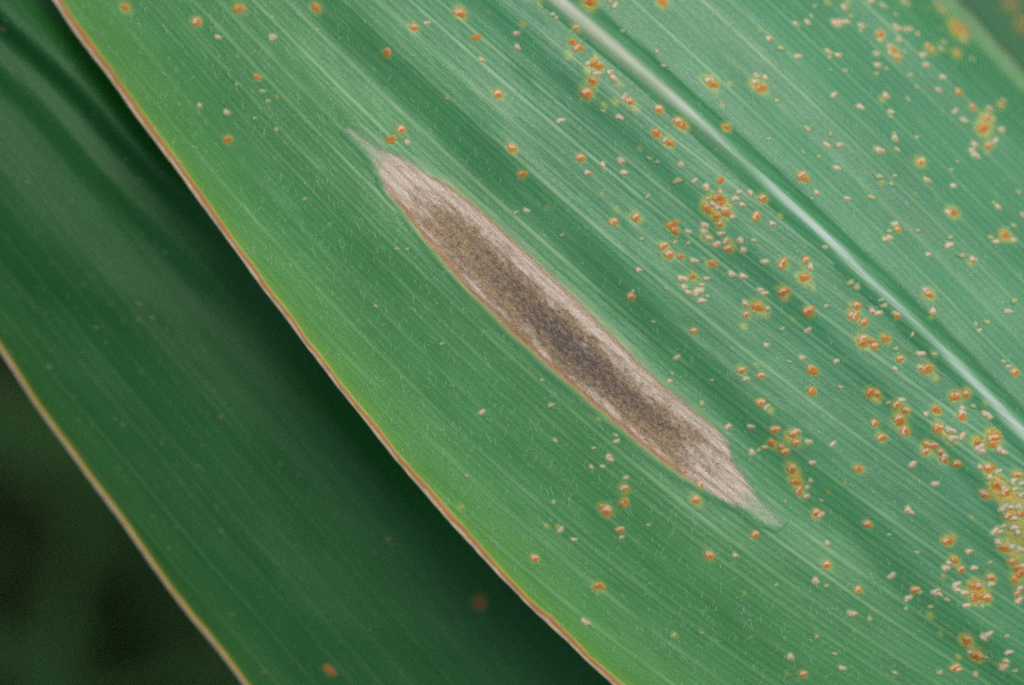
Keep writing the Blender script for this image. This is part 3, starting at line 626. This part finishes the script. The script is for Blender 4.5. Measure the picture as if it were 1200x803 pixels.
def put_spot(fun, parent, x, y, r, k, flat=.62, names=NAME):
    t, c = tc(x, y)
    # the open side faces down the leaf in the photograph: mesh axis t is at -45 deg to the frame
    m = tangent_matrix(fun, t, c, math.radians(45) + random.gauss(0, .35))
    o = bpy.data.objects.new(names[k], random.choice(VAR[k])); COL.objects.link(o); o.parent = parent
    s = r * PX * {'p': 1.16, 'f': 1.1, 'd': .8}.get(k, 1.1)
    if k == 'p': flat *= .7
    o.matrix_local = m @ Matrix.Diagonal((s * random.uniform(*((.92, 1.12) if k in 'pf' else (.85, 1.3))), s * random.uniform(.85, 1.05), s * flat * random.uniform(.8, 1.2), 1))
    return o
seen = []
for (x, y, r, k) in SPOTS:
    if k == 's': continue
    if any((x - a) ** 2 + (y - b) ** 2 < 9 for a, b in seen): continue
    seen.append((x, y))
    put_spot(lambda t, c: front_points(t, c, .025), leaf, x, y, r, k, .42 if k == 'f' else .62)
# loose spore powder shaken out round the open pustules
dx, dy, dr = [], [], []
for (x, y, r, k) in SPOTS:
    q = {'o': 26, 'b': 20, 's': 9}.get(k, 0)
    if q:
        a = rng.uniform(0, 6.283, q); d = np.abs(rng.normal(0, r * .95, q)) + .35 * r
        dx.append(x + d * np.cos(a)); dy.append(y + d * np.sin(a)); dr.append(rng.uniform(.22, .75, q))
dx, dy, dr = map(np.concatenate, (dx, dy, dr)); t, c = tc(dx, dy); k = c < cR(t) - 3
P_ = front_points(t[k], c[k], .03); dr = dr[k] * PX
o6 = np.array([(1, 0, 0), (0, 1, 0), (-1, 0, 0), (0, -1, 0), (0, 0, .7), (0, 0, -.7)], float)
V_ = P_[:, None] + o6[None] * dr[:, None, None]
f8 = np.array([(0, 1, 4), (1, 2, 4), (2, 3, 4), (3, 0, 4), (1, 0, 5), (2, 1, 5), (3, 2, 5), (0, 3, 5)])
F_ = f8[None] + (np.arange(len(P_)) * 6)[:, None, None]
md = NT('spore_powder'); md.set(Base_Color=(.42, .15, .02), Roughness=.9)
link('spore_dust', mesh_np('spore_dust', V_.reshape(-1, 3), F_.reshape(-1, 3)), md.mat, leaf, kind='stuff')

# ------------------------------------------------------------------ REAR LEAF
RT, RC = pol([(-150, 190), (-70, 310), (0, 415), (37, 471), (83, 535), (130, 599), (173, 659), (213, 713), (253, 763), (283, 803), (380, 930), (480, 1060)])
def rL(t): return smooth_interp(t, RT, RC) + .8 * N2(t * .03)
def r_v(t, c): return c - .55 * (rL(t) - rL(np.zeros_like(t))) + 2000
def rear_h(t, c, vc=None):
    f = c - rL(t)
    h = -17.5 - 1.5 * (f / 250) - 4 * (np.maximum(0, 560 - t) / 560)
    w2 = r_v(t, c) - 2000 + 5 * N3(t * .008 + 50)
    def climb(c0, wd, amp): return amp * sstep(c0 - wd, c0 + wd, w2)
    w2 = c + 5 * N3(t * .008 + 50)
    fade = .12 + 1.05 * sstep(640, 200, t)
    h = h + (climb(-20, 13, 2.0) - climb(14, 22, 2.8) - climb(-45, 12, .6) + climb(-68, 14, .9) - climb(-118, 40, 1.3) + climb(-190, 30, 1.0)) * fade
    h = h + 2.6 * sstep(420, 140, t)
    h = h - 1.3 * sstep(-95, -45, w2) * sstep(380, 480, t) * sstep(900, 700, t)
    h = h - 1.6 * np.exp(-f / 14) + .25 * M1(t * .008 + 9, c * .016) + .08 * M2(t * .02, c * .05)
    if vc is not None: h = h + .03 * N4(vc * .2)
    return h
RSP = []
def rspots(ox, oy, k, txt):
    for q in txt.split(';'):
        q = q.split(); RSP.append((ox + float(q[0]) / k, oy + float(q[1]) / k, float(q[2]), q[3]))
rspots(0, 268, 3, "580 85 5 f;488 265 5 f;535 315 5 f;335 350 5 f;372 400 4 f;172 487 5 f;70 490 3.4 p;430 690 4 f;405 670 3 f;775 665 5 f;1070 595 4 f;275 675 3 f;487 320 4 f")
rspots(0, 536, 3, "535 210 4 f;620 245 4 f;590 320 4.4 f;775 260 4 f;695 32 4 p;985 25 4 p;815 555 4.6 f;930 755 4.4 f;1158 750 6.5 o;920 758 3.4 p")
rspots(400, 536, 3, "490 505 8 o;484 520 6 o;165 290 6 f")
rspots(0, 0, 3, "330 400 4 f;250 225 4 f;440 560 3.4 f;95 640 5 f;490 630 3.4 f;8 105 8 f")
RHAL = np.zeros_like(HALO)
for (x, y, r, k) in RSP:
    t, c = tc(x, y); amp = {'o': .8, 'p': .03, 'f': .14}[k]
    I = np.arange(HALO.shape[0])[:, None] + HT0; J = np.arange(HALO.shape[1])[None] + HC0 - 420
    a0, b0 = int(t) - HT0, int(c) - HC0 + 420; q = int(r * 4)
    sl = (slice(max(0, a0 - q), a0 + q), slice(max(0, b0 - q), b0 + q))
    g = np.exp(-((I[sl[0]] - t) / (1.3 * r)) ** 2 - ((J[:, sl[1]] - c) / (1.1 * r)) ** 2)
    RHAL[sl] = 1 - (1 - RHAL[sl]) * (1 - amp * g)
def rear_attrs(t, c, vc):
    i = np.clip(t - HT0, 0, HALO.shape[0] - 1).astype(int); j = np.clip(c - HC0 + 420, 0, HALO.shape[1] - 1).astype(int)
    return dict(vc=vc, uc=t, edge=c - rL(t), halo=RHAL[i, j], les=0 * t)
BASE_R = Vector(((700 - 600) * PX, (401.5 - 1000) * PX, -.03)); bR = np.array(BASE_R)
rear = thing('corn_leaf', 'dark shaded corn leaf lying behind the spotted one, thin yellow rim', 'corn leaf', BASE_R)
def rear_points(t, c, lift=0., vc=None):
    if vc is None: vc = r_v(t, c)
    px, py = pxy(t, c); return place(px, py, rear_h(t, c, vc) + lift) - bR
tt = np.concatenate([np.arange(-1300, -262, 30.), np.linspace(-260, 1250, 420), np.arange(1280, 2700, 30.)]); T, Q = np.meshgrid(tt, np.linspace(0, 1, 230), indexing='ij')
C = (rL(T) + 4) * (1 - Q) + 260 * Q; VC = r_v(T, C)
link('blade', mesh_np('rear_blade', rear_points(T, C, 0, VC), grid_faces(len(tt), 230), rear_attrs(T, C, VC)), blade_material('shaded_leaf_green', REAR, .42, .14), rear)
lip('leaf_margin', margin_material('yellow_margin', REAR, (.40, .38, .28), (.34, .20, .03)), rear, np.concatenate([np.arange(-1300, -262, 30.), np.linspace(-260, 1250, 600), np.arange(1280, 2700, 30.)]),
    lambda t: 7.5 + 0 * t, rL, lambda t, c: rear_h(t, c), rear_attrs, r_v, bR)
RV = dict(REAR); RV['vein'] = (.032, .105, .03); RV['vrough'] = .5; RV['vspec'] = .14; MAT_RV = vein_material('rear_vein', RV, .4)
wv_ = -290.
while wv_ < 240:
    tv = np.arange(-240, 1230, 6.); cv = wv_ + .55 * (rL(tv) - rL(np.zeros_like(tv)))
    ok = (cv > rL(tv) + 9) & (cv < 255)
    if ok.sum() > 20:
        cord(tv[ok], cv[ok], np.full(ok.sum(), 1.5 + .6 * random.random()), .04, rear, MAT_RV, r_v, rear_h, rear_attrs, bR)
    wv_ += random.uniform(22, 44)
for (x, y, r, k) in RSP:
    put_spot(lambda t, c: rear_points(t, c), rear, x, y, r, 'd' if k in 'fp' else 'e', .4)
t, c = scatter(2600, (-200, 1100), (-420, 200), lambda t, c: (c > rL(t) + 5))
n = len(t); ang = np.radians(rng.normal(80, 35, n)); dv = np.stack([np.cos(ang), np.sin(ang), rng.uniform(.2, .8, n)], -1); dv /= np.linalg.norm(dv, axis=1, keepdims=True)
mh2 = NT('rear_hair'); mh2.set(Base_Color=(.16, .26, .16), Roughness=.5)
slivers('leaf_hairs', rear_points(t, c), dv, rng.uniform(4, 8, n) * PX, rng.uniform(.2, .32, n) * PX, rear, mh2.mat)

# ------------------------------------------------------------------ THIRD LEAF, top right corner behind the spotted leaf
def far_h(t, c, vc=None): return -75 - 6 * (c - 800) / 200 + 2.2 * np.sin(c * .035) + .3 * M1(t * .008, c * .02)
def far_v(t, c): return c + .03 * t + 4000
def far_attrs(t, c, vc):
    hl = 0 * t
    for (x, y, r) in ((1185, 5, 12), (1199, 29, 13)):
        a, b = tc(x, y); hl = np.maximum(hl, (.55) * np.exp(-((t - a) ** 2 + (c - b) ** 2) / r ** 2))
    return dict(vc=vc, uc=t, edge=1100 - c, halo=hl, les=0 * t)
BASE_T = Vector(((1500 - 600) * PX, (401.5 - 300) * PX, -.06)); bT = np.array(BASE_T)
far = thing('corn_leaf', 'blurred dark corn leaf glimpsed in the top right corner beyond the spotted leaf', 'corn leaf', BASE_T)
def far_points(t, c, lift=0., vc=None):
    px, py = pxy(t, c); return place(px, py, far_h(t, c) + lift) - bT
T, Q = np.meshgrid(np.linspace(-700, 2400, 240), np.linspace(0, 1, 80), indexing='ij')
C = 690 + 420 * Q; VC = far_v(T, C)
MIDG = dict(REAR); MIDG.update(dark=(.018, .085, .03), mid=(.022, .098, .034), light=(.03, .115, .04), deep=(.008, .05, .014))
link('blade', mesh_np('far_blade', far_points(T, C, 0, VC), grid_faces(240, 80), far_attrs(T, C, VC)), blade_material('far_leaf_green', MIDG, .5, .35), far)
put_spot(lambda t, c: far_points(t, c), far, 1185, 4, 7, 'o'); put_spot(lambda t, c: far_points(t, c), far, 1200, 29, 8, 'o')

# ------------------------------------------------------------------ ground and dim undergrowth far behind
mg = NT('dark_soil'); tcn = mg.n.new('ShaderNodeTexCoord')
g = mg.noise(tcn.outputs['Object'], 6., 5., .65)
mg.set(Base_Color=mg.mix(g, (.008, .009, .004), (.02, .018, .009)), Roughness=1., Specular_IOR_Level=.05); mg.bump(g, .6, .03)
GZ = -.95
gx = np.linspace(-40, 40, 60); X, Y = np.meshgrid(gx, gx, indexing='ij')
gr = mesh_np('ground', np.stack([X, Y, GZ + .02 * M1(X * 2, Y * 2)], -1), grid_faces(60, 60)[:, ::-1])
link('ground', gr, mg.mat, kind='structure')
mu = NT('undergrowth_green'); oi = mu.attr('tone')
mu.set(Base_Color=mu.mix(oi, (.014, .044, .011), (.030, .038, .013)), Roughness=.9, Specular_IOR_Level=.1)
V_, F_, tone = [], [], []
for i in range(900):
    bx, by = rng.uniform(-.9, .5), rng.uniform(-.25, 1.1); hgt = rng.uniform(.12, .42); an = rng.uniform(0, 6.283); wd = rng.uniform(.012, .03); ln = rng.uniform(.12, .34)
    tn = rng.random() ** 3
    b0 = len(V_)
    for s_ in np.linspace(0, 1, 6):
        cx, cy = bx + math.cos(an) * ln * s_, by + math.sin(an) * ln * s_
        cz = GZ + hgt * (1 - (1 - s_) ** 2.2) - .16 * max(0, s_ - .55)
        ww = wd * (1 - s_) ** .6 * (.4 + min(1, s_ * 4) * .6)
        for e_, dz in ((-1, .004), (0, -.004), (1, .004)):
            V_.append((cx - math.sin(an) * ww * e_, cy + math.cos(an) * ww * e_, cz + dz)); tone.append(tn)
    for k_ in range(5):
        for e_ in range(2):
            q = b0 + k_ * 3 + e_; F_.append((q, q + 3, q + 4, q + 1))
link('undergrowth', mesh_np('undergrowth', V_, F_, dict(tone=tone)), mu.mat, kind='stuff')
